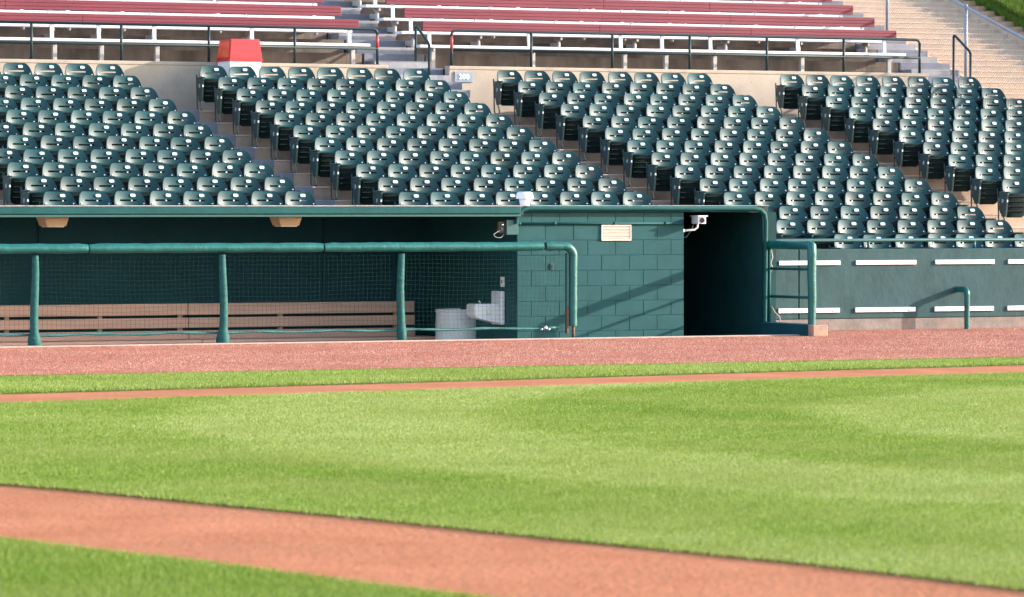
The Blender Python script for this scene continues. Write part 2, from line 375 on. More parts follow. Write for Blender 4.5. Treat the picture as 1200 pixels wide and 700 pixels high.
# ------------------------------------------------------------------ folding seats
def outline_w(z, zt=.70, hw=.222):
    if z >= .50:
        t = min(1, (z-.50)/(zt-.50)); return hw*(.58+.42*math.sqrt(1-t*t))
    return hw*(1 - .10*((.50-z)/.08)**2)
def back_y(x, z):
    t = max(0, (z-.52)/.18)
    return .035 + (z-.5)*.20 + .030*t*t - .074*(x/.222)**2*(1-.25*t)
def seat_meshes():
    bm = B()
    zs = [.490,.502,.514,.526,.540,.553,.568,.592,.615,.635,.655,.670,.682,.690,.696,.700]
    us = [-1,-.95,-.86,-.74,-.58,-.45,-.3,-.15,0,.15,.3,.45,.52,.64,.76,.86,.95,1]
    G = []
    for z in zs:
        w = outline_w(z)
        row = []
        for u in us:
            x = u*w
            zz = z
            pass
            yy = back_y(x, zz) - (.020 if z < .495 else .006 if z < .505 else 0)
            row.append(bm.verts.new((x, yy, zz)))
        G.append(row)
    for i in range(len(zs)-1):
        for j in range(len(us)-1):
            if abs(zs[i]-.568) < 1e-6 and -.58 <= us[j] < .52: continue     # the hand slot
            bm.faces.new((G[i][j], G[i][j+1], G[i+1][j+1], G[i+1][j]))
    bmesh.ops.recalc_face_normals(bm, faces=bm.faces[:])
    bmesh.ops.solidify(bm, geom=bm.faces[:], thickness=.014)
    # bottom lip curling forward, and two rivets
    for sx in (-1, 1):
        x = sx*.192; c = Vector((x, back_y(x, .535)-.004, .535))
        nrm = Vector((-sx*.15*2*.192/.222**2*.5*sx*sx, -1, .24)).normalized()
        nrm = Vector((-.15*x/.222**2, -1, .24)).normalized()
        t = nrm.orthogonal().normalized(); b2 = nrm.cross(t)
        k0 = [bm.verts.new(c + (t*math.cos(a)+b2*math.sin(a))*.010) for a in [k*math.pi/4 for k in range(8)]]
        k1 = [bm.verts.new(c + nrm*.014 + (t*math.cos(a)+b2*math.sin(a))*.007) for a in [k*math.pi/4 for k in range(8)]]
        for k in range(8):
            bm.faces.new((k0[k], k0[(k+1)%8], k1[(k+1)%8], k1[k])).material_index = 1
        bm.faces.new(k1).material_index = 1
    back = mesh('backrest', bm, [MT['seat'], MT['bolt']], 40)
    # number plate follows the curve of the back
    bm = B(); rows = []
    for v in range(4):
        row = []
        for u in range(7):
            fx = u/6*2-1; fz = v/3*2-1
            x = .068 + fx*.034*(1-.10*abs(fz)**3); z = .646 + fz*.0205*(1-.22*abs(fx)**4)
            row.append(bm.verts.new((x, back_y(x, z)-.0165, z)))
        rows.append(row)
    for a, b in zip(rows, rows[1:]):
        for k in range(6): bm.faces.new((a[k], a[k+1], b[k+1], b[k]))
    bmesh.ops.recalc_face_normals(bm, faces=bm.faces[:])
    bmesh.ops.solidify(bm, geom=bm.faces[:], thickness=.005)
    plate = mesh('number_plate', bm, MT['plate'], 40)
    # seat pan folded up: ribbed underside towards the field
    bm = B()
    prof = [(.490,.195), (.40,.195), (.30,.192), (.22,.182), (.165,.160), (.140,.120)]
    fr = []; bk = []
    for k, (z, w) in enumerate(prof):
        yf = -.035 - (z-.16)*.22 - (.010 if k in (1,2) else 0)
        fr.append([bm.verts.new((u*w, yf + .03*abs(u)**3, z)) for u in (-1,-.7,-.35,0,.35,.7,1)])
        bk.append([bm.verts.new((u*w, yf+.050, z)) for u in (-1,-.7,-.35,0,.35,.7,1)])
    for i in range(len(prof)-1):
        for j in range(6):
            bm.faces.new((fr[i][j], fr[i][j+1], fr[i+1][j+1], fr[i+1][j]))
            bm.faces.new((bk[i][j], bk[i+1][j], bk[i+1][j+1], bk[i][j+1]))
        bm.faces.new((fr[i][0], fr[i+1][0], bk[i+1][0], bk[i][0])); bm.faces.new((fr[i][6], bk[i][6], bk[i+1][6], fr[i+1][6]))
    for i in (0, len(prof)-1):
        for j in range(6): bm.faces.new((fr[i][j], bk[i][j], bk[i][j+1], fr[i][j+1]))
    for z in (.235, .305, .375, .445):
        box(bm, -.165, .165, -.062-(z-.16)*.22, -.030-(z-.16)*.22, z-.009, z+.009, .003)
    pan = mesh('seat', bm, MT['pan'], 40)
    # cast-iron side frame shared with the next seat: panel, arm cap, looped foot
    def frame(emblem, sx):
        bm = B(); x = sx*.2413; t = .014
        sil = [(-.150,.150), (-.175,.28), (-.195,.44), (-.215,.480), (-.210,.500), (.02,.500), (.030,.47), (.025,.36), (-.01,.24), (-.05,.150)]
        a = [bm.verts.new((x-t, y, z)) for y, z in sil]; b = [bm.verts.new((x+t, y, z)) for y, z in sil]; n = len(sil)
        for k in range(n): bm.faces.new((a[k], a[(k+1)%n], b[(k+1)%n], b[k]))
        bm.faces.new(a[::-1]); bm.faces.new(b)
        box(bm, x-.024, x+.024, -.235, .03, .501, .522, .008)
        tube(bm, [(x,-.075,.16), (x,-.115,.09), (x,-.135,.03), (x,-.11,.010), (x,-.03,.010), (x,.03,.02), (x,.055,.06), (x,.065,.30), (x,.085,.56)], .0115, 6)
        tube(bm, [(x,.0,.30), (x,.06,.26)], .010, 6)
        box(bm, x-.03, x+.03, -.15, .05, 0.0, .010, .003)
        # steel hinge plate on the front edge
        box(bm, x-.013, x+.013, -.190, -.155, .365, .412, .004, 2)
        if emblem:
            c = [bm.verts.new((x-t-.006, -.080+.020*math.cos(k*math.pi/6), .385+.030*math.sin(k*math.pi/6))) for k in range(12)]
            d = [bm.verts.new((x-t+.004, -.080+.024*math.cos(k*math.pi/6), .385+.034*math.sin(k*math.pi/6))) for k in range(12)]
            for k in range(12): bm.faces.new((c[k], c[(k+1)%12], d[(k+1)%12], d[k])).material_index = 1
            bm.faces.new(c).material_index = 1
        return mesh('side_frame', bm, [MT['iron'], MT['emblem'], MT['bolt']], 40)
    return back, plate, pan, frame(False, -1), frame(True, -1), frame(False, 1)
ME_BACK, ME_PLATE, ME_PAN, ME_FR, ME_FRE, ME_FRR = seat_meshes()
ORD = ['top', 'second', 'third', 'fourth', 'fifth', 'sixth', 'seventh', 'eighth', 'ninth', 'tenth', 'eleventh', 'twelfth', 'thirteenth', 'fourteenth']
NTH = ['first', 'second', 'third', 'fourth', 'fifth', 'sixth', 'seventh', 'eighth']
XS = [17.56, 22.61, 27.59, 32.63]
BLOCK = ['leftmost block', 'block below red bin', 'block right of 200 sign', 'rightmost block']
# how many of each block's rows the photograph shows, from the bottom row up
SEEN = {0: {r: n for r, n in enumerate([8,8,8,8,7,7,6,6,5,5,4])}, 1: {r: 8 for r in range(11)},
        2: {**{r: 8 for r in range(-2, 11)}, -3: 7}, 3: {-2:1, -1:2, 0:3, 1:4, 2:5, 3:6, 4:7, 5:8, 6:8, 7:8, 8:8, 9:8, 10:8}}
SEEN[3] = {0:0, 1:1, 2:2, 3:3, 4:4, 5:5, 6:6, 7:7, 8:8, 9:8, 10:8}
def proto_seat():
    root = bpy.data.objects.new('folding_seat', None); COL.objects.link(root); root.empty_display_size = .1
    kids = {}
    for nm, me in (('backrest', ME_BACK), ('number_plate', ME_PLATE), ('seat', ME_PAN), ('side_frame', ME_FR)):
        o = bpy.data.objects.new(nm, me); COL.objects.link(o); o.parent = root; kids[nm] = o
    return root, kids
proto, pk = proto_seat()
first = True
nseats = 0
for s in range(4):
    for r in sorted(SEEN[s], reverse=True):
        n = SEEN[s][r]
        idx = range(8-n, 8) if (s == 0 or (s == 2 and r == -3)) else range(n)
        for i in idx:
            if first:
                root = proto; kids = pk; first = False
            else:
                root = proto.copy(); COL.objects.link(root); kids = {}
                for nm, o in pk.items():
                    c = o.copy(); COL.objects.link(c); c.parent = root; kids[nm] = c
            root.location = (XS[s] - .068 + i*.4826 + random.uniform(-.004,.004), Y0S + r*TR - .05 + random.uniform(-.005,.005), tread_z(r))
            kids['side_frame'].data = ME_FRE if i == 0 else ME_FR
            kids['backrest'].rotation_euler = (R(random.gauss(0, 1.6)), R(random.gauss(0, .5)), R(random.gauss(0, 1.2)))
            kids['seat'].rotation_euler = (R(random.gauss(-1, 2.2)), 0, 0)
            kids['number_plate'].rotation_euler = kids['backrest'].rotation_euler
            if i == 7:
                o = bpy.data.objects.new('side_frame', ME_FRR); COL.objects.link(o); o.parent = root
            row = ORD[10-r] + (' row' if r == 10 else ' row down')
            if s == 0: where = ('rightmost' if i == 7 else NTH[7-i] + ' from right')
            else: where = ('leftmost' if i == 0 else NTH[i] + ' from left')
            tag(root, f'green folding seat, {where} in {row}, {BLOCK[s]}', 'stadium seat', 'green folding stadium seats')
            nseats += 1
print('seats', nseats)

# ------------------------------------------------------------------ retaining walls, sign, bin, upper rails
YW = 59.70
def conc_wall(x0, x1, label):
    bm = B(); box(bm, x0, x1, YW, YW+.16, 3.0, 3.89, .012)
    box(bm, x0-.002, x1+.002, YW-.012, YW+.172, 3.835, 3.893, .010)
    return tag(obj('retaining_wall', bm, MT['wallconc']), label, 'wall')
conc_wall(9.0, 25.80, 'long tan concrete wall behind the seats, carrying the red bin in front')
conc_wall(26.85, 35.65, 'tan concrete wall bearing the grey 200 sign behind the seats')
sg = empty('section_sign', (27.05, YW-.02, 3.72), 'small grey sign reading 200 on the tan concrete wall', 'sign')
P = Part(sg); bm = B(); box(bm, 26.94, 27.26, YW-.022, YW+.0, 3.635, 3.805, .004)
P('sign_panel', bm, MT['signgrey'])
cu = bpy.data.curves.new('sign_digits', 'FONT'); cu.body = '200'; cu.size = .112; cu.extrude = .004; cu.align_x = 'CENTER'; cu.align_y = 'CENTER'; cu.offset = .004; cu.space_character = 1.12
to = bpy.data.objects.new('tmp', cu); COL.objects.link(to)
bpy.context.view_layer.update()
me = bpy.data.meshes.new_from_object(to.evaluated_get(bpy.context.evaluated_depsgraph_get()))
bpy.data.objects.remove(to); bpy.data.curves.remove(cu)
me.materials.clear(); me.materials.append(MT['signwhite'])
o = bpy.data.objects.new('sign_digits', me); COL.objects.link(o); o.parent = sg
o.location = (.05, -.008, 0); o.rotation_euler = (R(90), 0, 0)

# red-lidded bin standing between the top row and the wall
bn = empty('waste_bin', (23.17, 59.38, 3.11), 'red lidded bin with white body standing behind the top row of seats', 'bin')
P = Part(bn)
bm = B()
x0, x1, y0, y1 = 22.80, 23.54, 59.10, 59.66
def taper(bm, z0, z1, a, b, mi=0):   # a, b inset at the bottom / top
    hexa(bm, [(x0+a,y0+a,z0),(x1-a,y0+a,z0),(x1-a,y1-a,z0),(x0+a,y1-a,z0),(x0+b,y0+b,z1),(x1-b,y0+b,z1),(x1-b,y1-b,z1),(x0+b,y1-b,z1)], mi)
x0, x1 = 22.90, 23.44
taper(bm, 3.11, 3.90, .07, .012); P('bin_body', bm, MT['white'])
bm = B(); taper(bm, 3.895, 3.925, -.012, -.008); taper(bm, 3.925, 4.235, .0, .035)
bmesh.ops.bevel(bm, geom=bm.edges[:], offset=.008, segments=2, affect='EDGES')
lid = P('bin_lid', bm, MT['red'], 40)
bm = B()
hexa(bm, [(x0-.004,y0+.04,3.955),(x0+.02,y0+.04,3.955),(x0+.02,y1-.04,3.955),(x0-.006,y1-.04,3.955),
          (x0+.026,y0+.075,4.195),(x0+.05,y0+.075,4.195),(x0+.05,y1-.075,4.195),(x0+.026,y1-.075,4.195)])
P('lid_flap', bm, MT['redin'], parent=lid)

def guard_rail(xs, x_end0, x_end1, label, tape):
    y = YW + .08
    g = empty('guard_railing', ((xs[0]+xs[-1])/2, y, 3.89), label, 'railing', 'railings on the concrete walls')
    P = Part(g); zt = 4.455
    bm = B()
    pts = []
    if x_end0 is not None: pts += arc((x_end0+.07, y, zt-.07), .07, 180, 90, 5)
    else: pts.append((xs[0]-1.2, y, zt))
    if x_end1 is not None: pts += arc((x_end1-.07, y, zt-.07), .07, 90, 0, 5)
    else: pts.append((xs[-1]+1, y, zt))
    tube(bm, pts, .022, 8); P('top_rail', bm, MT['railpaint'])
    bm = B(); tube(bm, [(pts[0][0], y, 4.150), (pts[-1][0], y, 4.150)], .021, 8); P('mid_rail', bm, MT['railpaint'])
    allx = ([x_end0] if x_end0 is not None else []) + list(xs) + ([x_end1] if x_end1 is not None else [])
    for x in allx:
        e = x in (x_end0, x_end1)
        bm = B(); tube(bm, [(x, y, 3.885), (x, y, zt-.07 if e else zt-.015)], .023, 8); lathe(bm, [(.05,3.890),(.05,3.902)], x, y, 10)
        if e and tape and x == tape:
            tube(bm, [(x, y, 4.17), (x, y, 4.36)], .0255, 8, 1)
        P('post', bm, [MT['railpaint'], MT['redtape']])
guard_rail([17.05, 18.5, 19.95, 21.39, 22.82, 24.25], None, 25.65, 'dark railing on the long wall behind the red bin', 25.65)
guard_rail([28.33, 29.78, 31.19, 32.62, 34.07], 26.93, 35.53, 'dark railing on the wall with the 200 sign', 26.93)

def hand_rail(x, ya, za, yb, zb, base, label):
    g = empty('handrail', (x, (ya+yb)/2, base), label, 'handrail', 'handrails of the upper stairs')
    P = Part(g)
    bm = B(); tube(bm, [(x,ya,za-.03), (x,ya-.012,za), (x,ya-.05,za-.005), (x,yb+.03,zb+.02), (x,yb,zb-.02)], .022, 8); P('top_rail', bm, MT['railpaint'])
    for yy, zz in ((ya, za), (yb, zb)):
        bm = B(); tube(bm, [(x,yy,base), (x,yy,zz-.025)], .022, 8); P('post', bm, MT['railpaint'])
hand_rail(26.6, 60.44, 4.54, 59.91, 4.24, 3.45, 'dark sloping handrail at the middle stairs beside the 200 sign')
hand_rail(36.12, 59.66, 4.53, 59.12, 4.23, 3.25, 'dark sloping handrail beside the tall fence, right of the walls')

# ------------------------------------------------------------------ upper bleachers
UT, UR = .735, .245
def up_y(k): return 60.66 + UT*(k-1)        # riser face of tread k (k>=1)
def up_z(k): return 3.86 + UR*k
def up_profile(n, yf):
    p = [(yf, 2.6), (yf, up_z(0))]
    for k in range(1, n+1):
        p.append((up_y(k), up_z(k-1))); p.append((up_y(k), up_z(k)))
    p.append((up_y(n)+1.2, up_z(n))); p.append((up_y(n)+1.2, 2.6)); return p
NU = 8
up = empty('upper_terrace', (28, 59.9, 3.0), 'dark stained concrete terrace under the red upper benches', 'grandstand')
P = Part(up)
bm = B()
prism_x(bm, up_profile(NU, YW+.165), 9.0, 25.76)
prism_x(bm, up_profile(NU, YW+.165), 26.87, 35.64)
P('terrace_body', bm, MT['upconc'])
def aisle(x0, x1, kmin):
    for k in range(kmin, NU+1):
        yf = up_y(k); zt = up_z(k); zl = up_z(k-1)
        bm = B(); box(bm, x0, x1, yf, yf+UT-.002, zl-.6, zt, .004); P('step', bm, MT['stepd'])
        bm = B(); box(bm, x0+.03, x1-.012, yf-.34, yf-.002, zl+.001, zl+.122, .006); P('step', bm, MT['stepl'])
aisle(25.80, 26.85, -1)
aisle(35.66, 36.655, -1)

def upper_bench(k, x0, x1, br, x_back0, x_back1, label, splices=()):
    ys = 60.27 + UT*k; zs = 4.245 + UR*k; zf = up_z(k)
    g = empty('bleacher_bench', ((x0+x1)/2, ys, zf), label, 'bench', 'red backed bleacher benches')
    P = Part(g)
    bm = B(); box(bm, x0, x1, ys, ys+.26, zs-.045, zs, .008, 0, 2); P('seat', bm, MT['alu'])
    bm = B(); yb = ys+.215
    cuts = [x_back0] + list(splices) + [x_back1]
    for a, b in zip(cuts, cuts[1:]):
        for zz in (0, .0535, .107):
            box(bm, a+.002, b-.002, yb-(.004 if zz == .0535 else 0), yb+.045, zs+.232+zz, zs+.284+zz, .006, 0, 2)
    P('backrest', bm, MT['maroon'])
    for x in br:
        bm = B(); hexa(bm, [(x-.027,yb+.048,zs-.06),(x+.027,yb+.048,zs-.06),(x+.027,yb+.085,zs-.06),(x-.027,yb+.085,zs-.06),
                            (x-.04,yb+.048,zs+.375),(x+.014,yb+.048,zs+.375),(x+.014,yb+.085,zs+.375),(x-.04,yb+.085,zs+.375)])
        bmesh.ops.translate(bm, vec=(0,-.0,0), verts=bm.verts[:])
        P('bracket', bm, MT['alu'])
        bm = B()
        xl = x - .03
        if k == 0:
            box(bm, xl-.035, xl+.035, ys+.06, ys+.13, zf+.002, zs-.047, .006)
        else:
            tube(bm, [(xl, ys+.14, zs-.30), (xl, ys+.14, zs-.27), (xl, ys+.14, zs-.047)], [.022,.036,.036], 8)
            box(bm, xl-.03, xl+.03, ys+.14, up_y(k+1)+.005, zs-.22, zs-.14, .004)
        box(bm, xl-.02, xl+.02, ys+.02, ys+.25, zs-.10, zs-.047, .004)
        P('leg', bm, MT['alugrey'])
WHERE = ['lowest', 'second lowest', 'third lowest', 'fourth lowest', 'topmost visible']
for k in range(5):
    xr = 25.76 - .1*0
    lb = [x + .62*(0 if k % 2 == 0 else 1)*.35 for x in (15.0, 16.6, 18.2, 19.35, 20.54, 21.30, 22.21, 23.84, 25.50-.2*0)]
    lb = [x for x in lb if x < 25.6]
    if k < 4:
        upper_bench(k, 9.5, 25.74, lb, 9.5, 25.64, f'{WHERE[k]} red backed bench left of the middle stairs', (17.2, 21.0 if k == 0 else 20.0))
    rb = [26.89+.0, 28.66, 30.32, 31.08, 31.98, 33.63, 35.30]
    if k % 2: rb = [26.89, 28.05, 29.5, 30.9, 32.6, 34.0, 35.30]
    upper_bench(k, 26.60, 35.56, [x + .0 for x in rb], 26.74, 35.0+.0 if k == 9 else 35.5, f'{WHERE[k]} red backed bench right of the middle stairs', (29.9 + .4*k, 32.7))

# ------------------------------------------------------------------ stairs, fence and grass bank at the right
SL = .327
def st_z(y): return 3.985 + SL*(y - 60.25)      # top of the fence kerb
stz = empty('tan_stairway', (37.6, 56, 2.5), 'wide flight of tan steps behind the wire fence at far right', 'stairs')
P = Part(stz)
bm = B(); n0 = B(); ya = 54.0; tr = .324; ri = tr*SL; n = 52
p = [(ya, 1.0)]
for k in range(n):
    y = ya + tr*k; z = st_z(y) - .17
    p += [(y, z), (y+tr, z)]
    box(n0, 36.683, 39.297, y-.012, y+.03, z-.018, z+.004)
p.append((ya+tr*n, 1.0))
prism_x(bm, p, 36.68, 39.30); P('stair_body', bm, MT['tanstep']); P('edge_strip', n0, MT['edge_strip'])
bm = B(); p = [(ya, .9)]
for k in range(n):
    y = ya + tr*k + .03; z = st_z(y) + .05
    p += [(y, z), (y+tr, z)]
p.append((ya+tr*n+.03, .9))
prism_x(bm, p, 39.305, 39.52); P('stepped_curb', bm, MT['tanstep'])
# fence following the slope
fx = 36.72
fn = empty('chain_link_fence', (fx, 59.4, 3.9), 'sloping grey chain link fence beside the tan stairway', 'fence')
P = Part(fn)
fy0, fy1, fh = 55.2, 66.5, 1.06
bm = B(); tube(bm, [(fx,fy0,st_z(fy0)+fh), (fx,fy1,st_z(fy1)+fh)], .026, 8); P('top_rail', bm, MT['galv'])
for yy in (57.61, 60.25, 62.89, 65.53):
    bm = B(); tube(bm, [(fx,yy,st_z(yy)-.15), (fx,yy,st_z(yy)+fh+.02)], .030, 8); lathe(bm, [(.035,st_z(yy)+fh+.018),(.02,st_z(yy)+fh+.05)], fx, yy, 8); P('post', bm, MT['galv'])
bm = B(); box(bm, fx-.04, fx+.035, fy0, fy1, 0, .01)
for v in bm.verts: v.co.z = st_z(v.co.y) + (-.13 if v.co.z > .005 else -.22)
P('fence_kerb', bm, MT['wallconc'])
bm = B(); step = .054; w = .0026
def wire(y0, z0, y1, z1):
    d = Vector((0, y1-y0, z1-z0)).normalized(); nn = Vector((0, -d.z, d.y))*w
    vs = []
    for (yy, zz) in ((y0, z0), (y1, z1)):
        c = Vector((fx, yy, zz))
        vs.append([bm.verts.new(c+nn), bm.verts.new(c+Vector((w,0,0))), bm.verts.new(c-nn), bm.verts.new(c-Vector((w,0,0)))])
    for k in range(4): bm.faces.new((vs[0][k], vs[0][(k+1)%4], vs[1][(k+1)%4], vs[1][k]))
y = fy0 - fh
while y < fy1 + fh:
    for sgn in (1, -1):
        a, b = y, y + sgn*(fh-.03)
        # clip in y
        ts = [0.0, 1.0]
        lo_, hi_ = (fy0, fy1)
        for lim, isLo in ((lo_, True), (hi_, False)):
            if a != b:
                t = (lim - a)/(b-a)
                if (a < lim) == isLo and (b < lim) != isLo: ts[0] = max(ts[0], t)
                elif (b < lim) == isLo and (a < lim) != isLo: ts[1] = min(ts[1], t)
        ins = lambda v: fy0-1e-6 <= v <= fy1+1e-6
        A = a + (b-a)*ts[0]; Bq = a + (b-a)*ts[1]
        if ins(A) and ins(Bq) and ts[1] > ts[0]+.02:
            wire(A, st_z(A)-.08+(fh+.08)*ts[0], Bq, st_z(Bq)-.08+(fh+.08)*ts[1])
    y += step
P('wire_mesh', bm, MT['wire'])
# grass bank
bm = B(); nx, ny = 12, 30
gv = [[bm.verts.new((39.525 + 20*(max(i,0)/nx)**1.5, 53 + 24*j/ny, st_z(53+24*j/ny) + (.10 if i >= 0 else -2.5) + .12*min(1, max(i,0))*(1+.3*math.sin(i*1.7+j)) + .25*(i/nx))) for i in range(-1, nx+1)] for j in range(ny+1)]
for j in range(ny):
    for i in range(nx+1): bm.faces.new((gv[j][i], gv[j][i+1], gv[j+1][i+1], gv[j+1][i]))
tag(obj('grass_bank', bm, MT['soil'], smooth=60), kind='structure')
nb = 60000
x = 39.45 + 3.6*rng.uniform(0, 1, nb)**1.4; y = rng.uniform(56, 68, nb)
x[:9000] = rng.uniform(39.47, 39.62, 9000)
i_ = ((x-39.525).clip(0)/20)**(1/1.5)*nx
z = 3.985 + SL*(y-60.25) + .09 - .10*(x < 39.56) + .12*np.minimum(1, i_) + .25*i_/nx
sh = np.clip(.35 + .22*lowfreq(x, y, 3, 41) + rng.normal(0, .2, nb) + .10*(x-39.4), 0, 1)
tag(blades('bank_grass', x, y, z, .17, .02, sh, MT['hillgrass'], .8), 'long green grass on the bank at the top right')

# ------------------------------------------------------------------ dugout
dg = empty('dugout', (19, 47.6, 0), 'long dark teal dugout with flat roof and painted block wall', 'dugout')
P = Part(dg)
YF = 47.62
bm = B()
box(bm, 11.0, 22.46, YF, 50.86, 1.560, 1.676, .0)
box(bm, 22.462, 26.03, YF+.05, 50.86, 1.598, 1.674, .0)
roof = P('roof', bm, MT['soffit'])
bm = B()
box(bm, 11.0, 22.40, YF-.05, YF-.002, 1.575, 1.668, .012, 0, 3); box(bm, 11.0, 22.41, YF-.03, YF-.001, 1.540, 1.573, .004, 1); P('fascia', bm, [MT['fascia'], MT['boxpaint']], None, roof)
bm = B(); box(bm, 11.0, 22.42, YF-.055, 50.84, 1.670, 1.682, .003); box(bm, 22.42, 26.02, YF+.0, 50.84, 1.676, 1.682, .0); P('roof_skin', bm, MT['rooftop'], None, roof)
bm = B()
tube(bm, [(22.37,YF+.02,1.45), (22.375,YF+.02,1.52), (22.40,YF+.02,1.58), (22.46,YF+.02,1.632), (22.54,YF+.02,1.648), (25.80,YF+.02,1.645), (25.90,YF+.02,1.628), (25.965,YF+.02,1.57), (25.985,YF+.02,1.48), (25.985,YF+.04,.16)],
     [.022,.022,.026,.034,.036,.036,.036,.034,.030,.026], 8); P('trim_pipe', bm, MT['fascia'], 50)
# block wall, real blocks with recessed joints
bm = B(); YB = 47.72; BX = -.066
box(bm, 22.485+BX, 24.875+BX, YB+.003, 50.6, -.5, 1.596, 0, 1)
zj = [-.50, -.325, -.13, .065, .258, .453, .647, .845, 1.040, 1.235, 1.430, 1.594]
for k, (za, zb) in enumerate(zip(zj, zj[1:])):
    off = 22.68 if k % 2 == 0 else 22.88
    xs_ = [22.48] + [off + .402*j for j in range(7) if 22.55 < off + .402*j < 24.82] + [24.88]
    for a, b in zip(xs_, xs_[1:]):
        d = random.uniform(0, .003)
        box(bm, a+BX+.0019, b+BX-.0019, YB-.0035+d, YB+.05, za+.0019, zb-.0019, .0042, 0)
P('block_wall', bm, [MT['block'], MT['block']])
bm = B(); box(bm, 11.0, 22.48, 50.62, 50.80, -.5, 1.556); box(bm, 24.82, 25.94, 50.62, 50.80, -.5, 1.595)
for xx in (13.1, 17.0, 20.95):
    box(bm, xx-.02, xx+.02, 50.585, 50.618, -.5, 1.55)
P('back_wall', bm, MT['inner'])
bm = B(); box(bm, 25.95, 26.16, YF+.06, 50.86, -.5, 1.594); P('side_wall', bm, MT['sidepaint'])
bm = B(); box(bm, 11.0, 25.94, 46.81, 50.80, -.62, -.5); P('floor', bm, MT['pit'])
bm = B(); box(bm, 25.94, 26.17, 46.44, YF+.055, -.5, .150, .006, 0); box(bm, 25.945, 26.165, 46.30, 46.437, -.03, .150, .012, 1)
P('low_kerb_wall', bm, [MT['inner'], MT['tanblock']])
bm = B(); box(bm, 11.0, 26.0, 46.79, 46.83, -.5, -.02); P('pit_front_wall', bm, MT['inner'])
# added black panel and handle, painting in the shade at the tunnel's end
bm = B(); box(bm, 25.0, 25.90, 50.56, 50.61, -.5, 1.57, .006); shade_panel = P('tunnel_shade_panel', bm, MT['black'])
bm = B(); tube(bm, [(25.08,50.55,.55),(25.08,50.50,.55),(25.20,50.50,.55)], .012, 6); P('added_handle', bm, MT['chrome'], None, shade_panel)

# tan floodlights under the roof edge
for x, lab in ((16.27, 'tan box lamp under the roof edge, nearer the left post'), (19.33, 'tan box lamp under the roof edge, above the bench middle')):
    l = empty('soffit_lamp', (x, 47.98, 1.56), lab, 'lamp', 'tan lamps under the dugout roof')
    P2 = Part(l); bm = B(); y = 47.80
    hexa(bm, [(x-.12,y+.03,1.43),(x+.13,y+.03,1.43),(x+.13,y+.3,1.43),(x-.12,y+.3,1.43),(x-.165,y,1.557),(x+.165,y,1.557),(x+.165,y+.33,1.557),(x-.165,y+.33,1.557)])
    bmesh.ops.bevel(bm, geom=bm.edges[:], offset=.006, segments=2, affect='EDGES'); P2('housing', bm, MT['tanmetal'], 40)
    bm = B(); box(bm, x-.10, x+.11, y+.05, y+.28, 1.418, 1.429, .002); P2('lens', bm, MT['louver'])

# roof vent cap
vc = empty('roof_vent', (22.66, 48.0, 1.68), 'small white mushroom vent cap standing on the dugout roof edge', 'vent')
P2 = Part(vc)
bm = B(); lathe(bm, [(.062,1.682),(.062,1.70),(.068,1.74),(.075,1.772)], 22.63, 47.95, 20); P2('stem', bm, MT['vent'])
bm = B(); lathe(bm, [(.075,1.768),(.112,1.770),(.112,1.800),(.100,1.846),(.075,1.858)], 22.63, 47.95, 20); P2('cap', bm, MT['vent'], 50)

# louvred vent on the block wall
lv = empty('wall_vent', (23.89+BX, YB, 1.33), 'cream louvred vent on the teal block wall', 'vent')
P2 = Part(lv)
bm = B()
for a, b, c, d in ((23.675,24.105,1.228,1.243), (23.675,24.105,1.417,1.432), (23.675,23.688,1.244,1.416), (24.092,24.105,1.244,1.416)): box(bm, a, b, YB-.022, YB-.003, c, d, .002)
bmesh.ops.translate(bm, vec=(BX,0,0), verts=bm.verts[:]); P2('frame', bm, MT['louver'])
bm = B()
for k in range(9):
    z = 1.246 + k*.0188
    hexa(bm, [(23.69,YB-.020,z),(24.09,YB-.020,z),(24.09,YB-.003,z+.010),(23.69,YB-.003,z+.010),(23.69,YB-.020,z+.004),(24.09,YB-.020,z+.004),(24.09,YB-.003,z+.0145),(23.69,YB-.003,z+.0145)])
bmesh.ops.translate(bm, vec=(BX,0,0), verts=bm.verts[:]); P2('louvre', bm, MT['louver'])

# conduit and junction box with cords
cd = bpy.data.objects
bm = B(); tube(bm, [(22.42,YB-.025,1.452), (24.85,YB-.025,1.450)], .0135, 8)
for xx in (22.5, 23.0, 23.86, 24.6): tube(bm, [(xx-.02,YB-.025,1.452),(xx+.02,YB-.025,1.452)], .019, 8)
bmesh.ops.translate(bm, vec=(BX,0,0), verts=bm.verts[:])
tag(obj('conduit', bm, MT['fascia']), 'thin teal conduit pipe along the top of the block wall', 'pipe')
jb = empty('junction_box', (22.38, 47.9, 1.4), 'teal electrical box with dangling cords at the block wall corner', 'electrical box')
P2 = Part(jb)
bm = B(); box(bm, 22.305, 22.475, 47.80, 47.92, 1.305, 1.500, .008); bmesh.ops.translate(bm, vec=(BX,YB-47.86,0), verts=bm.verts[:]); P2('box_body', bm, MT['boxpaint'])
bm = B(); box(bm, 22.215, 22.303, 47.84, 47.90, 1.33, 1.48, .008, 0); box(bm, 22.235, 22.28, 47.83, 47.845, 1.36, 1.41, .002, 1)
lathe(bm, [(.018,1.42),(.018,1.45)], 22.26, 47.832, 10, 2); bmesh.ops.translate(bm, vec=(BX,YB-47.86,0), verts=bm.verts[:]); P2('outlet', bm, [MT['rust_and_shade'], MT['boxpaint'], MT['chrome']])  # outlet and cord toned dark to paint in the shade there
bm = B(); tube(bm, [(22.27,47.85,1.40),(22.23,47.84,1.365),(22.175,47.835,1.335),(22.14,47.835,1.315),(22.155,47.835,1.285),(22.20,47.835,1.270),(22.245,47.835,1.275),(22.275,47.84,1.30),(22.30,47.86,1.33)], .0045, 6); bmesh.ops.translate(bm, vec=(BX,YB-47.86,0), verts=bm.verts[:]); P2('cord', bm, MT['alugrey'])

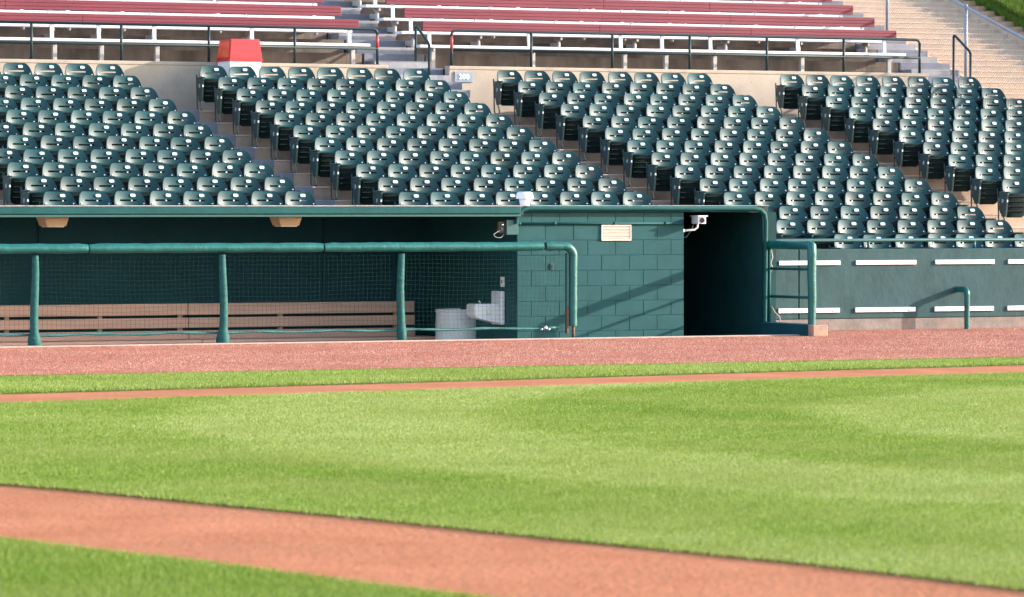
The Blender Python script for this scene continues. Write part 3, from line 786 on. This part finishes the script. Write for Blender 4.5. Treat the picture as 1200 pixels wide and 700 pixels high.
# outlets
bm = B(); box(bm, 22.945, 22.995, YB-.016, YB-.002, .862, .938, .003, 0); box(bm, 22.957, 22.983, YB-.020, YB-.0165, .875, .925, .0, 1)
bmesh.ops.translate(bm, vec=(BX,0,0), verts=bm.verts[:])
tag(obj('wall_outlet', bm, [MT['boxpaint'], MT['black']]), 'small dark socket on the block wall behind the net', 'outlet')
bm = B(); box(bm, 22.468, 22.4835, 48.20, 48.30, .635, .765, .002, 0); box(bm, 22.463, 22.4675, 48.24, 48.26, .68, .72, .001, 1)
bmesh.ops.translate(bm, vec=(BX,-.1,0), verts=bm.verts[:])
tag(obj('switch_plate', bm, [MT['white'], MT['black']]), 'pale switch plate on the dark inner side of the block wall', 'switch')

# security camera
sc_ = empty('security_camera', (24.9, 47.95, 1.37), 'white security camera on a short bracket in the tunnel opening', 'camera')
P2 = Part(sc_)
bm = B(); tube(bm, [(24.885,47.9,1.352),(24.97,47.88,1.358),(25.06,47.86,1.368),(25.10,47.86,1.40),(25.105,47.86,1.445)], .014, 8); lathe(bm, [(.03,1.335),(.03,1.375)], 24.90, 47.90, 10); bmesh.ops.translate(bm, vec=(BX,-.10,0), verts=bm.verts[:]); P2('arm', bm, MT['whitestrip'])
bm = B()
hexa(bm, [(24.985,47.62,1.445),(25.10,47.62,1.445),(25.165,47.93,1.445),(25.05,47.93,1.445),(24.985,47.62,1.535),(25.10,47.62,1.535),(25.165,47.93,1.535),(25.05,47.93,1.535)])
hexa(bm, [(24.972,47.59,1.538),(25.113,47.59,1.538),(25.18,47.95,1.538),(25.037,47.95,1.538),(24.972,47.59,1.552),(25.113,47.59,1.552),(25.18,47.95,1.552),(25.037,47.95,1.552)])
bmesh.ops.translate(bm, vec=(BX,-.10,0), verts=bm.verts[:]); P2('camera_body', bm, MT['whitestrip'])
bm = B(); tube(bm, [(25.043,47.625,1.488),(25.040,47.605,1.488)], .034, 14); bmesh.ops.translate(bm, vec=(BX,-.10,0), verts=bm.verts[:]); P2('camera_lens', bm, MT['black'])
bm = B(); tube(bm, [(25.07,47.9,1.45),(25.03,47.9,1.36),(24.96,47.9,1.27),(24.91,47.9,1.26),(24.885,47.9,1.30)], .004, 6); bmesh.ops.translate(bm, vec=(BX,-.10,0), verts=bm.verts[:]); P2('cord', bm, MT['boxpaint'])

# long slatted players' bench
pb = empty('players_bench', (19, 50.0, -.5), 'long brown slatted bench along the dugout back wall', 'bench')
P2 = Part(pb)
for za, zb in ((.262,.412), (.097,.228), (-.095,.062)):
    bm = B()
    for a, b in ((11.2,15.15), (15.158,18.88), (18.888,22.09)):
        box(bm, a, b, 50.20 - (za+.13)*-.10, 50.24 - (za+.13)*-.10, za, zb, .008, 0, 2)
    P2('back_slat', bm, MT['wood'])
bm = B()
for a, b in ((11.2,15.15), (15.158,18.88), (18.888,22.22)):
    for yy in (49.72, 49.88, 50.04): box(bm, a, b, yy, yy+.14, -.085, -.045, .006)
P2('seat', bm, MT['wood'])
for x in (12.4, 13.9, 15.15, 16.45, 17.7, 18.80, 20.2, 21.85):
    bm = B(); box(bm, x-.03, x+.03, 50.30, 50.34, -.5, .37, .004); box(bm, x-.025, x+.025, 49.74, 50.298, -.15, -.087, .004); box(bm, x-.025, x+.025, 49.80, 49.85, -.5, -.152, .004)
    P2('support', bm, MT['tanmetal'])

# white barrel
br = empty('barrel', (22.29, 49.3, -.5), 'white plastic barrel standing beside the drinking fountain', 'barrel')
P2 = Part(br)
bm = B(); lathe(bm, [(.275,-.5),(.29,-.47),(.297,-.3),(.297,-.08),(.303,-.07),(.303,-.045),(.297,-.035),(.297,.10),(.301,.108),(.301,.124),(.297,.132),(.295,.20),(.29,.25),(.287,.285),(.303,.292),(.305,.318),(.295,.328),(.275,.328),(.27,.30),(.262,-.40)], 22.28, 49.25, 32)
P2('barrel_body', bm, MT['white'], 50)
# drinking fountain on the side of the block wall
df = empty('drinking_fountain', (22.48, 48.35, .35), 'white wall drinking fountain with tall back panel over the barrel', 'drinking fountain')
P2 = Part(df)
DX = BX
bm = B(); box(bm, 22.425, 22.48, 48.13, 48.44, .15, .580, .01); bmesh.ops.translate(bm, vec=(BX,-.05,0), verts=bm.verts[:]); P2('back_panel', bm, MT['white'])
bm = B()
prof = [(22.424,.165), (22.30,.190), (22.15,.225), (22.09,.245), (22.065,.275), (22.060,.405), (22.075,.418), (22.424,.418)]
a = [bm.verts.new((x, 48.15, z)) for x, z in prof]; b = [bm.verts.new((x, 48.42, z)) for x, z in prof]
for k in range(len(prof)): bm.faces.new((a[k], a[(k+1) % len(prof)], b[(k+1) % len(prof)], b[k]))
bm.faces.new(a); bm.faces.new(b[::-1])
bmesh.ops.bevel(bm, geom=bm.edges[:], offset=.012, segments=2, affect='EDGES'); bmesh.ops.translate(bm, vec=(BX,-.05,0), verts=bm.verts[:]); P2('basin', bm, MT['white'], 40)
bm = B(); tube(bm, [(22.20,48.3,.41),(22.20,48.3,.445),(22.185,48.3,.46)], [.016,.014,.010], 8); bmesh.ops.translate(bm, vec=(BX,-.05,0), verts=bm.verts[:]); P2('spout', bm, MT['chrome'])
bm = B(); tube(bm, [(22.25,48.152,.30),(22.25,48.135,.30)], .020, 10); bmesh.ops.translate(bm, vec=(BX,-.05,0), verts=bm.verts[:]); P2('push_button', bm, MT['chrome'])

# ------------------------------------------------------------------ padded rail with net in front of the dugout
YR = 46.93; ZR = 1.168
rl = empty('padded_railing', (19, YR, 0), 'teal padded railing with safety net in front of the dugout bench', 'railing')
P = Part(rl)
def pad_run(x0, x1, bend=False):
    bm = B(); n = max(4, int((x1-x0)/.12)); pts = []; rr = []
    for k in range(n+1):
        t = k/n; e = min(t, 1-t)*(x1-x0)
        pts.append((x0+(x1-x0)*t, YR + random.uniform(-.003,.003), ZR + random.uniform(-.004,.003)))
        rr.append((.058 + random.uniform(-.002,.002))*(1 if e > .03 else .88))
    if bend:
        pts[-1] = (x1, YR, ZR); pts += [(c[0], c[1], c[2]) for c in arc((x1, YR, ZR-.13), .13, 80, 0, 6)]
        rr += [.056]*7
        for z in (.9, .75, .6, .45, .3, .16): pts.append((x1+.13+random.uniform(-.006,.004), YR, z)); rr.append(.052+random.uniform(-.003,.003))
    tube(bm, pts, rr, 12); P('rail_pad', bm, MT['pad'], 60)
pad_run(12.0, 16.36); pad_run(16.378, 19.40); pad_run(19.42, 22.40); pad_run(22.44, 22.70, True)
bm = B(); tube(bm, [(12.0,YR,ZR), (22.68,YR,ZR)], .024, 8); tube(bm, [(22.83,YR,.17),(22.83,YR,-.02)], .022, 8, 0); box(bm, 22.735, 22.768, YR-.01, YR+.05, .06, .40, .004, 0); box(bm, 22.735, 22.768, YR-.01, YR+.05, .402, 1.08, .004, 1)
P('steel_pipe', bm, [MT['rust_and_shade'], MT['boxpaint']])
for x in (13.3, 15.70, 18.10, 20.46):
    bm = B(); z = [.0, .04, .10, .15, .19, .24, .34, .5, .7, .9, 1.06, 1.115]
    r_ = [.072,.085,.083,.072,.058,.053,.051,.050,.048,.045,.042,.040]
    if x > 20: r_ = [.046,.056,.062,.060,.056,.053,.051,.050,.048,.046,.042,.040]
    tube(bm, [(x + .01*math.sin(5*zz+x), YR+.015, zz-.03) for zz in z], r_, 12); P('post', bm, MT['padworn'], 60)
bm = B(); pts = [(12.0+.15*k, YR+.05+.004*math.sin(k*2.1), .136 + .006*math.sin(k*.9)) for k in range(73)]
tube(bm, [p for p in pts if p[0] < 22.76], [.017 + .004*math.sin(k*1.7) for k in range(len([p for p in pts if p[0] < 22.76]))], 7)
lathe(bm, [(.02,.11),(.035,.13),(.02,.17)], 22.45, YR+.03, 8, 1)
for dx in (-.05, .05): lathe(bm, [(.012,.10),(.022,.12),(.012,.14)], 22.45+dx, YR+.03, 8, 1)
P('bottom_cable', bm, [MT['cable'], MT['chrome']])
# net: cords with sag
bm = B(); pit = .0585; cw = .0013
nx_ = int((22.74-12.0)/pit); nz_ = 18
def netp(i, j):
    x = 12.0 + i*pit; z = 1.115 - j*(1.115-.145)/nz_
    e = math.sin(math.pi*j/nz_)
    z -= .022*e*math.sin(x*1.15+.4)*(j/nz_) + .012*e*math.sin(x*2.9+1+j*.2)
    x += .018*e*math.sin(z*3.1 + x*.8) + (.03*e*e if x > 21.8 else 0)*math.sin((x-21.8)*3)
    return Vector((x, YR+.035+.05*e*math.sin(x*.9), z))
def cord(pts, off):
    prev = None
    for p in pts:
        q = [bm.verts.new(p+o) for o in off]
        if prev:
            for k in range(3): bm.faces.new((prev[k], prev[(k+1)%3], q[(k+1)%3], q[k]))
        prev = q
offv = [Vector((cw,0,0)), Vector((-cw*.5,cw*.87,0)), Vector((-cw*.5,-cw*.87,0))]
offh = [Vector((0,0,cw)), Vector((0,cw*.87,-cw*.5)), Vector((0,-cw*.87,-cw*.5))]
for i in range(nx_+1): cord([netp(i, j) for j in range(nz_+1)], offv)
for j in range(nz_+1): cord([netp(i, j) for i in range(nx_+1)], offh)
# loose hem hanging under the cable
for k in range(nx_):
    x = 12.0 + k*pit; d = .03 + .05*abs(math.sin(x*1.1))*abs(math.sin(x*.37+.5))
    cord([Vector((x, YR+.04, .145)), Vector((x+.02, YR+.05, .145-d)), Vector((x+pit, YR+.04, .145))], offh)
P('net', bm, MT['net'])

# ------------------------------------------------------------------ railing beside the tunnel
XR = 26.05
tr_ = empty('stair_railing', (XR, 47.1, .15), 'short teal railing with padded top on the low kerb by the tunnel', 'railing')
P = Part(tr_)
bm = B(); tube(bm, [(XR,47.86,1.165),(XR,47.5,1.168),(XR,47.1,1.164),(XR,46.75,1.168),(XR,46.58,1.166),(XR,46.53,1.13)], [.056,.058,.056,.058,.058,.056], 12); P('top_rail', bm, MT['pad'], 60)
for z in (.855, .490):
    bm = B(); tube(bm, [(XR,47.62,z),(XR,46.54,z+.005)], .019, 8); P('bar', bm, MT['fascia'])
bm = B(); tube(bm, [(XR,46.52,.152),(XR,46.52,.25),(XR+.006,46.52,.5),(XR-.004,46.52,.8),(XR,46.52,1.05),(XR,46.53,1.17),(XR,46.535,1.21)], [.050,.052,.056,.058,.060,.060,.035], 12); P('post', bm, MT['pad'], 60)
bm = B(); tube(bm, [(XR,47.66,.152),(XR,47.66,1.13)], .021, 8)
tube(bm, [(XR+.03,47.67,1.10),(XR+.05,47.67,1.0),(XR+.02,47.67,.93),(XR+.05,47.67,.86),(XR+.02,47.67,.80)], .012, 6, 1)
tube(bm, [(XR+.02,47.64,.36),(XR+.06,47.62,.28),(XR+.12,47.6,.22),(XR+.13,47.6,.155)], .008, 6, 1)
P('back_post', bm, [MT['fascia'], MT['kerb']])

# ------------------------------------------------------------------ field wall at the right
fw = empty('field_wall', (30, 48.42, 0), 'teal grey field wall with white strips, right of the tunnel', 'wall')
P = Part(fw)
bm = B(); box(bm, 26.162, 26.90, 48.40, 48.60, .155, 1.095, .012); box(bm, 26.906, 31.40, 48.40, 48.60, .155, 1.095, .012); box(bm, 31.406, 46, 48.40, 48.60, .155, 1.095, .012)
P('wall_panel', bm, MT['padwall'])
bm = B(); box(bm, 26.162, 46, 48.408, 48.59, -.05, .154); P('wall_foot', bm, MT['wallbase'])
for x0, x1 in ((26.59,27.53), (27.77,28.71), (29.01,29.95), (30.17,31.1), (31.4,32.3)):
    for z0, z1, dx in ((.882,.942,.0), (.242,.305,-.01)):
        bm = B(); box(bm, x0+dx, x1+dx, 48.375, 48.398, z0, z1, .004, 0)
        for k in range(4):
            xx = x0 + dx + .12 + .235*k
            box(bm, xx-.006, xx+.006, 48.372, 48.376, z0+.012, z0+.026, 0, 1)
        P('white_strip', bm, [MT['whitestrip'], MT['black']])
wr = empty('wall_top_rail', (30, 48.5, 1.1), 'thin dark pipe rail along the top of the field wall', 'railing')
P = Part(wr)
bm = B(); tube(bm, [(26.30,48.5,1.10),(26.30,48.5,1.15),(26.36,48.5,1.205),(26.7,48.5,1.212),(46,48.5,1.215)], .024, 8); P('top_rail', bm, MT['boxpaint'])
for x in (28.03, 29.70, 31.4, 33.1):
    bm = B(); tube(bm, [(x,48.5,1.094),(x,48.5,1.20)], .020, 8); P('post', bm, MT['boxpaint'])
# standpipe bent back into the wall
sy = 48.13
bm = B(); tube(bm, [(29.36,sy,-.03),(29.36,sy,.0),(29.36,sy,.45)] + [(29.36, p[1], p[2]) for p in arc((29.36,sy+.07,.47), .07, 180, 90, 5, 'yz')] + [(29.36,48.41,.54)],
     [.038,.038,.039,.042,.043,.044,.044,.043,.042,.042], 12); lathe(bm, [(.055,-.002),(.055,.006)], 29.36, sy, 14)
tag(obj('standpipe', bm, MT['pad'], smooth=50), 'short teal pipe post bent back into the field wall', 'pipe post')

# ------------------------------------------------------------------ light, world, camera
EL = 16.5; sv = Vector((.938*math.cos(R(EL)), -.347*math.cos(R(EL)), math.sin(R(EL))))
w = bpy.data.worlds.new('World'); SC.world = w; w.use_nodes = True
nt = w.node_tree; bg = nt.nodes['Background']
sky = nt.nodes.new('ShaderNodeTexSky'); sky.sky_type = 'NISHITA'; sky.sun_disc = False
sky.sun_elevation = R(EL); sky.sun_rotation = math.atan2(sv.x, sv.y)
nt.links.new(sky.outputs[0], bg.inputs['Color']); bg.inputs['Strength'].default_value = .15
sl = bpy.data.lights.new('Sun', 'SUN'); sl.energy = 2.7; sl.angle = R(.53); sl.color = (1, .90, .77)
so = bpy.data.objects.new('Sun', sl); COL.objects.link(so); so.location = (60, 20, 40)
so.rotation_euler = (-sv).to_track_quat('-Z', 'Y').to_euler()

cam = bpy.data.cameras.new('Camera'); co = bpy.data.objects.new('Camera', cam); COL.objects.link(co); SC.camera = co
cam.sensor_width = 36; cam.lens = 4836/1200*36; cam.clip_end = 1000; cam.clip_start = .5
yaw, pit_ = R(25.09), R(-1.294)
fwd = Vector((math.sin(yaw)*math.cos(pit_), math.cos(yaw)*math.cos(pit_), math.sin(pit_)))
co.location = (0, 0, H); co.rotation_euler = fwd.to_track_quat('-Z', 'Y').to_euler()
cam.dof.use_dof = True; cam.dof.focus_distance = 53; cam.dof.aperture_fstop = 5.0

SC.view_settings.view_transform = 'Standard'; SC.view_settings.look = 'None'
SC.view_settings.exposure = 1.82; SC.view_settings.gamma = 1; SC.view_settings.use_curve_mapping = False
SC.render.engine = 'CYCLES'
SC.cycles.max_bounces = 8
